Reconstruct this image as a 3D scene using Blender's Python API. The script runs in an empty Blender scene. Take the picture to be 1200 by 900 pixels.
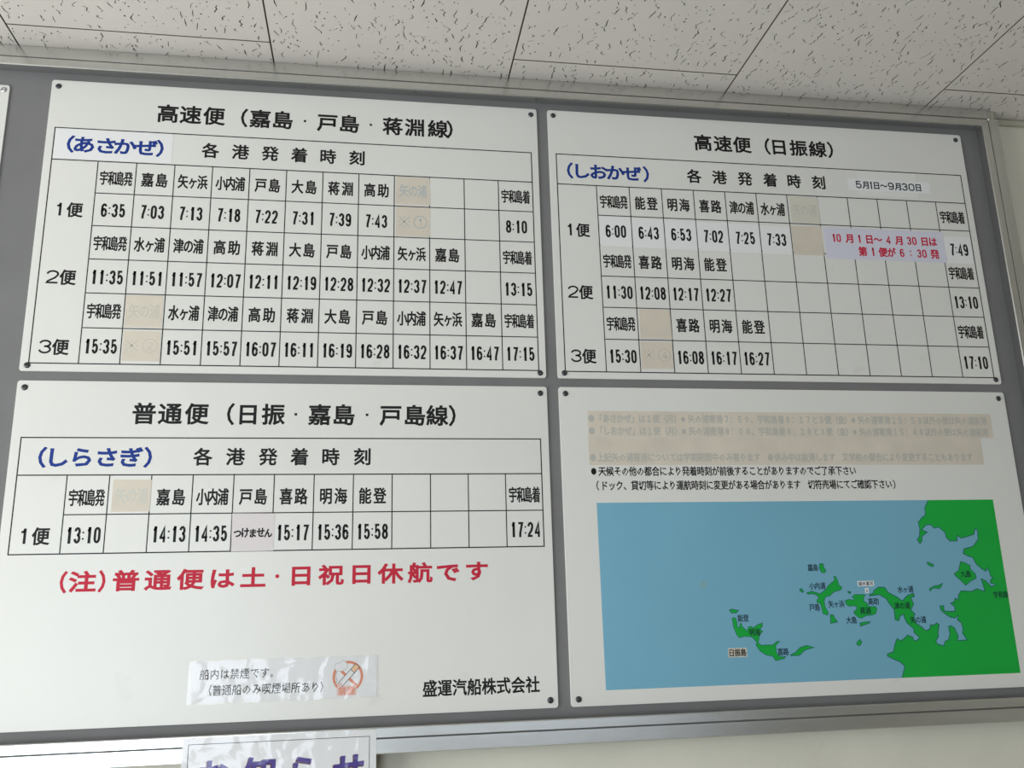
import bpy, bmesh, math, random
from mathutils import Vector, Matrix
from mathutils.geometry import delaunay_2d_cdt, tessellate_polygon

# ------------------------------------------------------------------ camera, light, exposure
SC = bpy.context.scene
COL = SC.collection
TOP = 2.445                      # height of the upper edge of the signs above the floor (m)

cam_d = bpy.data.cameras.new('camera')
cam = bpy.data.objects.new('camera', cam_d)
COL.objects.link(cam)
cam_d.sensor_width = 36.0
cam_d.lens = 1035.9243 / 1200 * 36.0
cam_d.clip_start = 0.02
cam.matrix_world = Matrix(((0.9879832, -0.0125356, -0.1540521, 0.5883988),
                           (-0.1523306, -0.247698, -0.9567869, -1.5369979),
                           (-0.0261645, 0.9687562, -0.246631, TOP - 0.9602546),
                           (0, 0, 0, 1)))
SC.camera = cam
SC.view_settings.view_transform = 'Standard'
SC.view_settings.look = 'None'
SC.view_settings.gamma = 1.0
SC.view_settings.use_curve_mapping = False
SC.view_settings.exposure = 0.0
SC.cycles.max_bounces = 8
SC.cycles.diffuse_bounces = 5
SC.cycles.caustics_reflective = False
SC.cycles.caustics_refractive = False

world = bpy.data.worlds.new('daylight')
SC.world = world
world.use_nodes = True
world.node_tree.nodes['Background'].inputs[0].default_value = (0.74, 0.82, 0.94, 1)
world.node_tree.nodes['Background'].inputs[1].default_value = 3.2

def area(name, loc, target, sx, sy, power, color):
    d = bpy.data.lights.new(name, 'AREA')
    d.shape = 'RECTANGLE'; d.size = sx; d.size_y = sy
    d.energy = power; d.color = color
    o = bpy.data.objects.new(name, d)
    COL.objects.link(o)
    o.location = loc
    o.rotation_euler = (Vector(target) - Vector(loc)).to_track_quat('-Z', 'Y').to_euler()
    return o
# daylight entering by the side window and by the windows at the back of the room
area('side_window_daylight', (-1.88, -1.40, 1.225), (0.0, -1.40, 1.225), 1.7, 1.45, 63, (0.975, 1.0, 0.965))
area('glazed_door_daylight', (-.95, -4.44, 1.09), (-.95, 0, 1.09), 1.7, 1.85, 53, (0.81, 0.90, 1.0))

# ------------------------------------------------------------------ materials
def srgb(r, g, b):
    f = lambda c: (c / 255 / 12.92) if c / 255 <= 0.04045 else ((c / 255 + 0.055) / 1.055) ** 2.4
    return (f(r), f(g), f(b), 1)

def mat(name, color, rough=0.5, metal=0.0, var=0.0, scale=6.0, bump=0.0, bscale=300.0, spec=0.5,
        stretch=(1, 1, 1), coat=0.0, dirt=None):
    m = bpy.data.materials.new(name)
    m.use_nodes = True
    nt = m.node_tree; N = nt.nodes; L = nt.links
    b = N['Principled BSDF']
    b.inputs['Base Color'].default_value = (*color[:3], 1)
    b.inputs['Roughness'].default_value = rough
    b.inputs['Metallic'].default_value = metal
    b.inputs['Specular IOR Level'].default_value = spec
    b.inputs['Coat Weight'].default_value = coat
    tc = N.new('ShaderNodeTexCoord')
    mp = N.new('ShaderNodeMapping')
    mp.inputs['Scale'].default_value = stretch
    L.new(tc.outputs['Object'], mp.inputs['Vector'])
    if var > 0:
        n = N.new('ShaderNodeTexNoise'); n.inputs['Scale'].default_value = scale
        n.inputs['Detail'].default_value = 5
        L.new(mp.outputs[0], n.inputs['Vector'])
        mr = N.new('ShaderNodeMapRange')
        mr.inputs['From Min'].default_value = 0.3; mr.inputs['From Max'].default_value = 0.7
        mr.inputs['To Min'].default_value = 1 - var; mr.inputs['To Max'].default_value = 1 + var
        L.new(n.outputs['Fac'], mr.inputs['Value'])
        vm = N.new('ShaderNodeVectorMath'); vm.operation = 'SCALE'
        vm.inputs[0].default_value = color[:3]
        L.new(mr.outputs[0], vm.inputs['Scale'])
        last = vm.outputs[0]
        if dirt:
            n2 = N.new('ShaderNodeTexNoise'); n2.inputs['Scale'].default_value = dirt[0]
            n2.inputs['Detail'].default_value = 8; n2.inputs['Roughness'].default_value = 0.65
            L.new(mp.outputs[0], n2.inputs['Vector'])
            m2 = N.new('ShaderNodeMapRange')
            m2.inputs['From Min'].default_value = dirt[1]; m2.inputs['From Max'].default_value = dirt[1] + 0.1
            m2.inputs['To Min'].default_value = 0; m2.inputs['To Max'].default_value = dirt[2]
            L.new(n2.outputs['Fac'], m2.inputs['Value'])
            mx = N.new('ShaderNodeMix'); mx.data_type = 'RGBA'
            L.new(m2.outputs[0], mx.inputs[0]); L.new(last, mx.inputs[6])
            mx.inputs[7].default_value = (*dirt[3][:3], 1)
            last = mx.outputs[2]
        L.new(last, b.inputs['Base Color'])
    if bump > 0:
        nb = N.new('ShaderNodeTexNoise'); nb.inputs['Scale'].default_value = bscale
        nb.inputs['Detail'].default_value = 4
        L.new(mp.outputs[0], nb.inputs['Vector'])
        bp = N.new('ShaderNodeBump'); bp.inputs['Strength'].default_value = bump
        bp.inputs['Distance'].default_value = 0.002
        L.new(nb.outputs['Fac'], bp.inputs['Height'])
        L.new(bp.outputs[0], b.inputs['Normal'])
    return m

M = {}
M['panel'] = mat('white_sign_plastic', (0.79, 0.79, 0.76), 0.33, var=0.025, scale=3.5, bump=0.02, bscale=60,
                 dirt=(11.0, 0.62, 0.16, (0.50, 0.49, 0.44)))
M['black'] = mat('black_vinyl', (0.012, 0.012, 0.012), 0.5, spec=0.2)
M['grid'] = mat('black_line_print', (0.018, 0.018, 0.018), 0.5, spec=0.2)
M['blue'] = mat('blue_vinyl', (0.014, 0.045, 0.27), 0.5, spec=0.2)
M['red'] = mat('red_vinyl', (0.56, 0.025, 0.055), 0.5, spec=0.2)
M['redprint'] = mat('red_print', (0.60, 0.02, 0.06), 0.5, spec=0.2)
M['sticker'] = mat('white_sticker', (0.86, 0.87, 0.88), 0.4, var=0.01, bump=0.02, bscale=40)
M['lilac'] = mat('lilac_white_paper', (0.72, 0.72, 0.84), 0.4, var=0.02, bump=0.02, bscale=30)
M['pinkpaper'] = mat('pinkish_paper', (0.75, 0.70, 0.71), 0.5, var=0.02)
M['tan'] = mat('tan_masking_tape', (0.70, 0.64, 0.545), 0.55, var=0.06, scale=18, bump=0.05, bscale=120)
M['tanpale'] = mat('pale_masking_tape', (0.70, 0.68, 0.60), 0.5, var=0.04, scale=18)
M['ghost'] = mat('print_showing_through_tape', (0.51, 0.505, 0.465), 0.55)
M['ghostblue'] = mat('bluish_print_showing_through_tape', (0.50, 0.53, 0.53), 0.55)
M['ghostsoft'] = mat('soft_print_showing_through_tape', (0.61, 0.575, 0.505), 0.55)
M['ghostpale'] = mat('faint_print_showing_through_tape', (0.62, 0.61, 0.55), 0.55)
M['clean'] = mat('clean_sign_plastic', (0.83, 0.84, 0.81), 0.3)
M['felt'] = mat('grey_felt', (0.205, 0.203, 0.208), 0.85, var=0.06, scale=9, bump=0.25, bscale=900, spec=0.3)
M['alu'] = mat('brushed_aluminium', (0.69, 0.70, 0.68), 0.27, metal=1.0, var=0.04, scale=14, bump=0.008, bscale=160,
               stretch=(0.35, 1, 6))
M['aluv'] = mat('brushed_aluminium_upright', (0.69, 0.70, 0.68), 0.27, metal=1.0, var=0.04, scale=14, bump=0.03,
                bscale=160, stretch=(6, 1, 0.35))
M['groove'] = mat('dark_groove', (0.10, 0.10, 0.095), 0.7)  # dark colour on the floor of the rail groove
M['screw'] = mat('dark_screw', (0.07, 0.07, 0.075), 0.35, metal=0.7)
M['steel'] = mat('bright_screw', (0.55, 0.55, 0.56), 0.25, metal=0.9)
M['tile'] = mat('mineral_fibre_tile', (0.775, 0.735, 0.70), 0.9, var=0.02, scale=5, bump=0.12, bscale=260, spec=0.2)
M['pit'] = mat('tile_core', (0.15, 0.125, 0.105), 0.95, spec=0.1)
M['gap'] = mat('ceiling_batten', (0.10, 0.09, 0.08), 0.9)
M['wall'] = mat('cream_wall_paint', (0.75, 0.735, 0.635), 0.75, var=0.05, scale=5, bump=0.15, bscale=220, spec=0.3,
                dirt=(4.0, 0.60, 0.3, (0.50, 0.48, 0.38)))
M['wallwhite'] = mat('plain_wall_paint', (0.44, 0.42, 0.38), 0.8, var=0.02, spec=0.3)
M['floor'] = mat('grey_floor_vinyl', (0.36, 0.35, 0.33), 0.5, var=0.1, scale=3)
M['sea'] = mat('sea_blue_print', (0.195, 0.46, 0.615), 0.33, var=0.03, scale=4, bump=0.02, bscale=60,
               dirt=(16.0, 0.69, 0.25, (0.22, 0.36, 0.42)))
M['land'] = mat('land_green_print', (0.012, 0.42, 0.058), 0.4, spec=0.25, var=0.04, scale=8)
M['coast'] = mat('coast_line_print', (0.015, 0.09, 0.13), 0.4, spec=0.2)
M['navy'] = mat('navy_print', (0.008, 0.02, 0.04), 0.45, spec=0.2)
M['orange'] = mat('faded_orange_print', (0.73, 0.27, 0.17), 0.4, spec=0.2)
M['palepink'] = mat('pale_pink_print', (0.76, 0.53, 0.49), 0.4)
M['ivory'] = mat('cigarette_filter_print', (0.80, 0.52, 0.30), 0.4)
M['paper'] = mat('white_paper', (0.80, 0.80, 0.82), 0.4, var=0.01)
M['purple'] = mat('purple_print', (0.075, 0.05, 0.27), 0.4, spec=0.2)
M['plum'] = mat('plum_shadow_print', (0.10, 0.035, 0.07), 0.4, spec=0.2)
M['trim'] = mat('painted_trim', (0.50, 0.49, 0.40), 0.6, var=0.03)
M['frame'] = mat('window_frame_metal', (0.62, 0.62, 0.60), 0.4, metal=0.4)

def film():
    m = bpy.data.materials.new('clear_laminate_film')
    m.use_nodes = True
    nt = m.node_tree; N = nt.nodes; L = nt.links
    for n in list(N):
        if n.type == 'BSDF_PRINCIPLED': N.remove(n)
    out = [n for n in N if n.type == 'OUTPUT_MATERIAL'][0]
    tr = N.new('ShaderNodeBsdfTransparent'); gl = N.new('ShaderNodeBsdfGlossy'); mx = N.new('ShaderNodeMixShader')
    gl.inputs['Roughness'].default_value = 0.13
    mx.inputs[0].default_value = 0.042
    tc = N.new('ShaderNodeTexCoord')
    n = N.new('ShaderNodeTexNoise'); n.inputs['Scale'].default_value = 26; n.inputs['Detail'].default_value = 1.5
    n.inputs['Distortion'].default_value = 0.6
    L.new(tc.outputs['Object'], n.inputs['Vector'])
    bp = N.new('ShaderNodeBump'); bp.inputs['Strength'].default_value = 1.0; bp.inputs['Distance'].default_value = 0.0045
    L.new(n.outputs['Fac'], bp.inputs['Height']); L.new(bp.outputs[0], gl.inputs['Normal'])
    L.new(tr.outputs[0], mx.inputs[1]); L.new(gl.outputs[0], mx.inputs[2]); L.new(mx.outputs[0], out.inputs['Surface'])
    return m
M['film'] = film()
def glass():
    m = bpy.data.materials.new('window_glass')
    m.use_nodes = True
    b = m.node_tree.nodes['Principled BSDF']
    b.inputs['Transmission Weight'].default_value = 1.0
    b.inputs['Roughness'].default_value = 0.0
    b.inputs['IOR'].default_value = 1.45
    return m
M['glass'] = glass()

# ------------------------------------------------------------------ helpers
def link_mesh(name, me, parent=None):
    o = bpy.data.objects.new(name, me)
    COL.objects.link(o)
    if parent: o.parent = parent
    return o

def bm_obj(name, bm, mats, parent=None, smooth=False):
    bmesh.ops.recalc_face_normals(bm, faces=bm.faces[:])
    me = bpy.data.meshes.new(name)
    bm.to_mesh(me); bm.free()
    for m in (mats if isinstance(mats, (list, tuple)) else [mats]): me.materials.append(m)
    if smooth:
        for p in me.polygons: p.use_smooth = True
    return link_mesh(name, me, parent)

def tag(o, label=None, cat=None, group=None, kind=None):
    if label: o['label'] = label
    if cat: o['category'] = cat
    if group: o['group'] = group
    if kind: o['kind'] = kind
    return o

def box(bm, x0, x1, y0, y1, z0, z1, mi=0, bevel=0.0):
    vs = [bm.verts.new((x, y, z)) for x in (x0, x1) for y in (y0, y1) for z in (z0, z1)]
    fs = [bm.faces.new([vs[i] for i in q]) for q in
          ((0, 1, 3, 2), (4, 6, 7, 5), (0, 4, 5, 1), (2, 3, 7, 6), (0, 2, 6, 4), (1, 5, 7, 3))]
    for f in fs: f.material_index = mi
    if bevel > 0:
        es = list({e for f in fs for e in f.edges})
        bmesh.ops.bevel(bm, geom=es, offset=bevel, segments=2, affect='EDGES')
    return fs

def box_obj(name, x0, x1, y0, y1, z0, z1, m, parent=None, bevel=0.0):
    bm = bmesh.new(); box(bm, x0, x1, y0, y1, z0, z1, 0, bevel)
    return bm_obj(name, bm, m, parent)

def struct(o, label=None):
    o['kind'] = 'structure'
    if label: o['label'] = label
    return o

# A Sheet is a flat thing hung parallel to the wall: coordinates on it are millimetres,
# u to the right and v down from its own upper left corner, d towards the room.
class Sheet:
    def __init__(s, x, z, y, w, h, rz=0.0):
        s.x, s.z, s.y, s.w, s.h = x, z, y, w, h
        s.ox, s.oz = w / 2, h            # origin at the middle of the lower edge
    def P(s, u, v, d=0.0):
        return Vector(((u - s.ox) / 1000, -d / 1000, (s.oz - v) / 1000))
    def place(s, o):
        o.location = ((s.x + s.ox) / 1000, s.y, TOP - (s.z + s.oz) / 1000)

def rounded(u0, v0, u1, v1, r, n=4):
    if r <= 0: return [(u0, v0), (u1, v0), (u1, v1), (u0, v1)]
    pts = []
    for cx, cy, a0 in ((u1 - r, v0 + r, -90), (u1 - r, v1 - r, 0), (u0 + r, v1 - r, 90), (u0 + r, v0 + r, 180)):
        for k in range(n + 1):
            a = math.radians(a0 + 90 * k / n)
            pts.append((cx + r * math.cos(a), cy + r * math.sin(a)))
    return pts

def slab(S, pts, d0, d1, bm=None, mi=0, edge=0.0):
    """a flat plate of the outline pts from depth d0 (back) to d1 (front)"""
    bm = bm or bmesh.new()
    lo = [bm.verts.new(S.P(u, v, d0)) for u, v in pts]
    n = len(pts)
    if edge > 0:
        cu = sum(p[0] for p in pts) / n; cv = sum(p[1] for p in pts) / n
        mid = [bm.verts.new(S.P(u, v, d1 - edge)) for u, v in pts]
        hi = [bm.verts.new(S.P(u + (edge if u < cu else -edge), v + (edge if v < cv else -edge), d1)) for u, v in pts]
        rings = [lo, mid, hi]
    else:
        hi = [bm.verts.new(S.P(u, v, d1)) for u, v in pts]
        rings = [lo, hi]
    for a, b in zip(rings[:-1], rings[1:]):
        for i in range(n):
            f = bm.faces.new((a[i], a[(i + 1) % n], b[(i + 1) % n], b[i])); f.material_index = mi
    for ring in (lo, hi):
        tris = tessellate_polygon([[Vector((p[0], p[1], 0)) for p in pts]])
        for t in tris:
            try:
                f = bm.faces.new([ring[i] for i in t]); f.material_index = mi
            except ValueError: pass
    return bm

def ribbon(S, pts, w, d0, d1, bm, mi=0, closed=False):
    """constant-width band along pts, as a thin raised strip with mitred corners"""
    n = len(pts); L = []; R = []
    P = [Vector((p[0], p[1])) for p in pts]
    for i in range(n):
        a = P[i - 1] if (i > 0 or closed) else None
        b = P[(i + 1) % n] if (i < n - 1 or closed) else None
        t1 = (P[i] - a).normalized() if a is not None else None
        t2 = (b - P[i]).normalized() if b is not None else None
        if t1 is None: t1 = t2
        if t2 is None: t2 = t1
        n1 = Vector((-t1.y, t1.x)); n2 = Vector((-t2.y, t2.x))
        m = n1 + n2
        if m.length < 1e-6: m = n1
        m.normalize()
        k = min(1.0 / max(m.dot(n1), 0.35), 2.2)
        L.append(P[i] + m * k * w / 2); R.append(P[i] - m * k * w / 2)
    q = []
    for side in (L, R):
        q.append([bm.verts.new(S.P(p.x, p.y, d1)) for p in side])
        q.append([bm.verts.new(S.P(p.x, p.y, d0)) for p in side])
    lt, lb, rt, rb = q
    rng = range(n if closed else n - 1)
    for i in rng:
        j = (i + 1) % n
        for A, B in ((lt, rt), (lb, lt), (rt, rb)):
            f = bm.faces.new((A[i], A[j], B[j], B[i])); f.material_index = mi
    return bm

# ---- lettering -------------------------------------------------------------
GL = {}
def glyph(ch):
    if ch in GL: return GL[ch]
    c = bpy.data.curves.new('glyph', 'FONT'); c.body = ch; c.size = 1.0
    o = bpy.data.objects.new('glyph', c); COL.objects.link(o)
    dg = bpy.context.evaluated_depsgraph_get()
    cu = o.evaluated_get(dg).to_curve(dg)
    sp = []; xs = []; ys = []
    for s in cu.splines:
        if s.type == 'BEZIER':
            pts = [(p.co.copy(), p.handle_left.copy(), p.handle_right.copy()) for p in s.bezier_points]
        else:
            pts = [(p.co.xyz, p.co.xyz, p.co.xyz) for p in s.points]
        if len(pts) > 1: sp.append(pts)
        for p in pts: xs.append(p[0].x); ys.append(p[0].y)
    o.evaluated_get(dg).to_curve_clear()
    bpy.data.objects.remove(o); bpy.data.curves.remove(c)
    bb = (min(xs), max(xs), min(ys), max(ys)) if xs else (0, 0, 0, 0)
    GL[ch] = (sp, bb)
    return GL[ch]

EMY = 0.38      # height of the middle of the em square above the baseline

class Text:
    """collects glyphs and strokes of one inscription into one mesh"""
    def __init__(s, S, d=0.15, base=0.02):
        s.S = S; s.gl = []; s.bm = bmesh.new(); s.d = d; s.base = base
    def ch(s, c, u, v, w, h, bold, by='box', res=2):
        sp, bb = glyph(c)
        if not sp: return s
        cx = (bb[0] + bb[1]) / 2 if by == 'box' else 0.5
        s.gl.append((sp, u, v, w, h, bold, cx, res)); return s
    def run(s, text, us, v, w, h, bold):
        for c, u in zip(text, us): s.ch(c, u, v, w, h, bold)
        return s
    def line(s, text, u0, v, pitch, h, bold, w=None, dv=0.0):
        for i, c in enumerate(text):
            if c not in ' 　': s.ch(c, u0 + pitch * (i + 0.5), v + dv * i, w or pitch, h, bold, by='em', res=1)
        return s
    def chars(s, name, m, parent, label=None):
        """every character of the inscription as a part of its own"""
        for g in s.gl:
            t = Text(s.S, s.d, s.base); t.gl = [g]
            t.build(name, m, parent, label)
        s.bm.free()
    def stroke(s, pts, w, closed=False):
        ribbon(s.S, pts, w, s.base, s.d, s.bm, 0, closed); return s
    def build(s, name, m, parent, label=None):
        groups = {}
        for g in s.gl: groups.setdefault((g[5], g[7]), []).append(g)
        for (bold, res), L in groups.items():
            c = bpy.data.curves.new('t', 'CURVE'); c.dimensions = '2D'; c.fill_mode = 'FRONT'
            c.resolution_u = res; c.bevel_depth = bold; c.bevel_resolution = 0
            for sp, u, v, w, h, _, cx, _ in L:
                for pts in sp:
                    b = c.splines.new('BEZIER'); b.bezier_points.add(len(pts) - 1); b.use_cyclic_u = True
                    for bp, (co, hl, hr) in zip(b.bezier_points, pts):
                        bp.handle_left_type = bp.handle_right_type = 'FREE'
                        f = lambda p: (u + (p.x - cx) * w, -v + (p.y - EMY) * h, 0)
                        bp.co = f(co); bp.handle_left = f(hl); bp.handle_right = f(hr)
            o = bpy.data.objects.new('t', c)
            COL.objects.link(o)
            me = bpy.data.meshes.new_from_object(o.evaluated_get(bpy.context.evaluated_depsgraph_get()))
            bpy.data.objects.remove(o); bpy.data.curves.remove(c)
            tb = bmesh.new(); tb.from_mesh(me); bpy.data.meshes.remove(me)
            back = [f for f in tb.faces if f.calc_center_median().z < -1e-5]
            bmesh.ops.delete(tb, geom=back, context='FACES')
            zmax = max([x.co.z for x in tb.verts] + [1e-6])
            for x in tb.verts:
                k = max(x.co.z, 0) / zmax if bold > 0 else 1.0
                x.co = s.S.P(x.co.x, -x.co.y, s.base + (s.d - s.base) * (0.6 + 0.4 * k))
            tmp = bpy.data.meshes.new('t'); tb.to_mesh(tmp); tb.free()
            s.bm.from_mesh(tmp); bpy.data.meshes.remove(tmp)
        me = bpy.data.meshes.new(name)
        s.bm.to_mesh(me); s.bm.free(); me.materials.append(m)
        o = link_mesh(name, me, parent)
        if label: o['label'] = label
        return o

def arc(cx, cy, rx, ry, a0, a1, n=8):
    return [(cx + rx * math.cos(math.radians(a0 + (a1 - a0) * k / n)), cy + ry * math.sin(math.radians(a0 + (a1 - a0) * k / n)))
            for k in range(n + 1)]

def digit_paths(c):
    """centre lines of a gothic numeral in the unit square, y upwards"""
    r = 0.26
    if c == '0': return [(arc(.5, 1 - r, .5, r, 0, 180) + arc(.5, r, .5, r, 180, 360), True)]
    if c == '1': return [([(.62, 0), (.62, 1.0)], False), ([(.12, .80), (.40, .83), (.62, .98)], False)]
    if c == '2': return [(arc(.5, 1 - r, .5, r, 180, -25, 9) + [(.72, .42), (.10, .13), (.02, 0), (1.02, 0)], False)]
    if c == '3': return [(arc(.5, 1 - .24, .47, .24, 175, -70, 9) + [(.42, .53)], False),
                         ([(.42, .53)] + arc(.5, .27, .5, .27, 72, -175, 10), False)]
    if c == '4': return [([(.80, 0), (.80, 1), (.02, .30), (.02, .24), (1.12, .24)], False)]
    if c == '5': return [([(.94, 1), (.12, 1), (.06, .50)] + arc(.5, .33, .5, .32, 140, -165, 11), False)]
    if c == '6': return [(arc(.5, 1 - r, .48, r, 20, 180, 7) + arc(.5, .28, .5, .28, 180, 360, 8), False),
                         (arc(.5, .30, .5, .30, 0, 165, 8), False)]
    if c == '7': return [([(-.02, 1), (1.0, 1), (.72, .62), (.46, .25), (.42, 0)], False)]
    if c == '8': return [(arc(.5, .765, .44, .235, 0, 360, 14)[:-1], True), (arc(.5, .265, .5, .265, 0, 360, 14)[:-1], True)]
    if c == '9': return [(arc(.5, r, .48, r, 200, 360, 7) + arc(.5, .72, .5, .28, 0, 180, 8), False),
                         (arc(.5, .70, .5, .30, 180, 345, 8), False)]
    return []

def digit(T, c, u, v, w, h, t):
    """numeral centred on (u, v), w wide, h high, stroke t"""
    iw, ih = w - t, h - t
    if c == '1': iw *= 0.9
    for path, closed in digit_paths(c):
        pts = [(u - iw / 2 + x * iw, v + ih / 2 - y * ih) for x, y in path]
        if not closed:                       # butt ends run out to the full height
            for e, nb in ((0, 1), (-1, -2)):
                a = Vector(pts[e]); b = Vector(pts[nb]); d = (a - b).normalized()
                if abs(d.y) > 0.9 and c in '147': pts[e] = tuple(a + d * t / 2)
        if c == '1' and len(path) == 2: T.stroke(pts, t * 1.12)
        else: T.stroke(pts, t, closed)

def clock(T, s, u, v, h=26.2, dw=10.4, gap=2.1, t=3.85, cw=5.4):
    ws = [cw if c == ':' else dw + gap for c in s]
    x = u - sum(ws) / 2
    for c, w in zip(s, ws):
        if c == ':':
            for dv in (-h * 0.17, h * 0.22):
                q = 1.35
                T.stroke([(x + w / 2 - q, v + dv), (x + w / 2 + q, v + dv)], 2.7)
        else: digit(T, c, x + w / 2, v, dw, h, t)
        x += w

def disc(cx, cy, r, n=20):
    return arc(cx, cy, r, r, 0, 360, n)[:-1]

# screws -------------------------------------------------------------------
_screw = {}
def screw(S, u, v, parent, m='screw'):
    if m not in _screw:
        bm = bmesh.new()
        n = 20; prof = [(5.2, 0.0), (5.2, 0.7), (4.6, 1.4), (3.2, 2.1), (1.9, 2.4)]
        rings = [[bm.verts.new(Vector((r * math.cos(2 * math.pi * k / n), -d, r * math.sin(2 * math.pi * k / n))) / 1000)
                  for k in range(n)] for r, d in prof]
        for a, b in zip(rings[:-1], rings[1:]):
            for k in range(n): bm.faces.new((a[k], a[(k + 1) % n], b[(k + 1) % n], b[k]))
        # cross recess: a sunk four-armed star inside the last ring
        deep = [bm.verts.new(Vector((x, -1.0, z)) / 1000) for x, z in [( (1.6 if k % 5 == 0 else 0.5) * math.cos(2 * math.pi * k / n),
                (1.6 if k % 5 == 0 else 0.5) * math.sin(2 * math.pi * k / n)) for k in range(n)]]
        for k in range(n): bm.faces.new((rings[-1][k], rings[-1][(k + 1) % n], deep[(k + 1) % n], deep[k]))
        bm.faces.new(deep)
        bmesh.ops.recalc_face_normals(bm, faces=bm.faces[:])
        me = bpy.data.meshes.new('screw'); bm.to_mesh(me); bm.free()
        me.materials.append(M[m])
        _screw[m] = me
    o = link_mesh('screw', _screw[m], parent)
    o.location = S.P(u, v, 0.0)
    o.rotation_euler = (0, random.uniform(0, 1.5), 0)
    return o

# ------------------------------------------------------------------ the room
random.seed(7)
WALL = 0.018                      # front face of the wall behind the board
X0, X1, Y0, CEIL = -1.95, 3.4, -4.5, TOP + 0.0551

struct(box_obj('floor', X0 - .1, X1 + .1, Y0 - .1, WALL + .1, -0.1, 0, M['floor']), 'grey vinyl floor of the waiting room')
struct(box_obj('wall_front', X0 - .1, X1 + .1, WALL, WALL + .12, 0, CEIL + .1, M['wall']), 'cream painted wall behind the notice board')
struct(box_obj('wall_right', X1, X1 + .1, Y0, WALL, 0, CEIL + .1, M['wallwhite']), 'plain painted wall at the right end')
def wall_open(name, boxes, label):
    bm = bmesh.new()
    for b in boxes: box(bm, *b)
    return struct(bm_obj(name, bm, M['wallwhite']), label)
wall_open('wall_left', [(X0 - .1, X0, Y0, -2.3, 0, CEIL + .1), (X0 - .1, X0, -.5, WALL, 0, CEIL + .1),
                        (X0 - .1, X0, -2.3, -.5, 0, .45), (X0 - .1, X0, -2.3, -.5, 2.0, CEIL + .1)],
          'left wall with a wide window opening')
wall_open('wall_back', [(X0, -1.85, Y0 - .1, Y0, 0, CEIL + .1), (-1.85, -.05, Y0 - .1, Y0, 0, .12),
                        (-1.85, -.05, Y0 - .1, Y0, 2.05, CEIL + .1), (-.05, .9, Y0 - .1, Y0, 0, CEIL + .1),
                        (.9, 2.7, Y0 - .1, Y0, 0, .9), (.9, 2.7, Y0 - .1, Y0, 2.05, CEIL + .1),
                        (2.7, X1, Y0 - .1, Y0, 0, CEIL + .1)],
          'back wall with a tall glazed opening and a window')
def window(name, axis, a0, a1, z0, z1, at, label):
    bm = bmesh.new()
    def bar(p0, p1, q0, q1):
        if axis == 'y': box(bm, at - .07, at - .02, p0, p1, q0, q1)
        else: box(bm, p0, p1, at - .07, at - .02, q0, q1)
    t = .045
    bar(a0, a1, z0, z0 + t); bar(a0, a1, z1 - t, z1)
    n = 3
    for k in range(n):
        p = a0 + (a1 - a0 - t) * k / (n - 1); bar(p, p + t, z0 + t, z1 - t)
    w = struct(bm_obj(name, bm, M['frame']), label)
    for k in range(n - 1):
        p = a0 + t + (a1 - a0 - t) * k / (n - 1); q = a0 + (a1 - a0 - t) * (k + 1) / (n - 1)
        if axis == 'y': box_obj('pane', at - .048, at - .042, p, q, z0 + t, z1 - t, M['glass'], w)
        else: box_obj('pane', p, q, at - .048, at - .042, z0 + t, z1 - t, M['glass'], w)
window('window_1', 'y', -2.3, -.5, .45, 2.0, X0, 'metal framed side window')
window('window_2', 'x', -1.85, -.05, .12, 2.05, Y0, 'tall glazed opening in the back wall')
window('window_3', 'x', .9, 2.7, .9, 2.05, Y0, 'metal framed rear window')

# small painted moulding where the wall meets the ceiling, right of the board
tr = box_obj('trim_1', 1.925, X1, WALL - .006, WALL, CEIL - .016, CEIL - .004, M['trim'], bevel=.001)
struct(tr, 'narrow olive moulding under the ceiling right of the board')
struct(box_obj('baseboard_front', X0, X1, WALL - .012, WALL, 0, .08, M['gap']), 'dark skirting along the wall')

# ceiling: a batten slab with the tiles hung under it
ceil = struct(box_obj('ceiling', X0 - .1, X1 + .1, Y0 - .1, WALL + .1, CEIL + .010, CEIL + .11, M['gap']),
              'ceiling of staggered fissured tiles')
TW, TL, GAP = 0.4497, 0.8994, 0.0015

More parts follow.
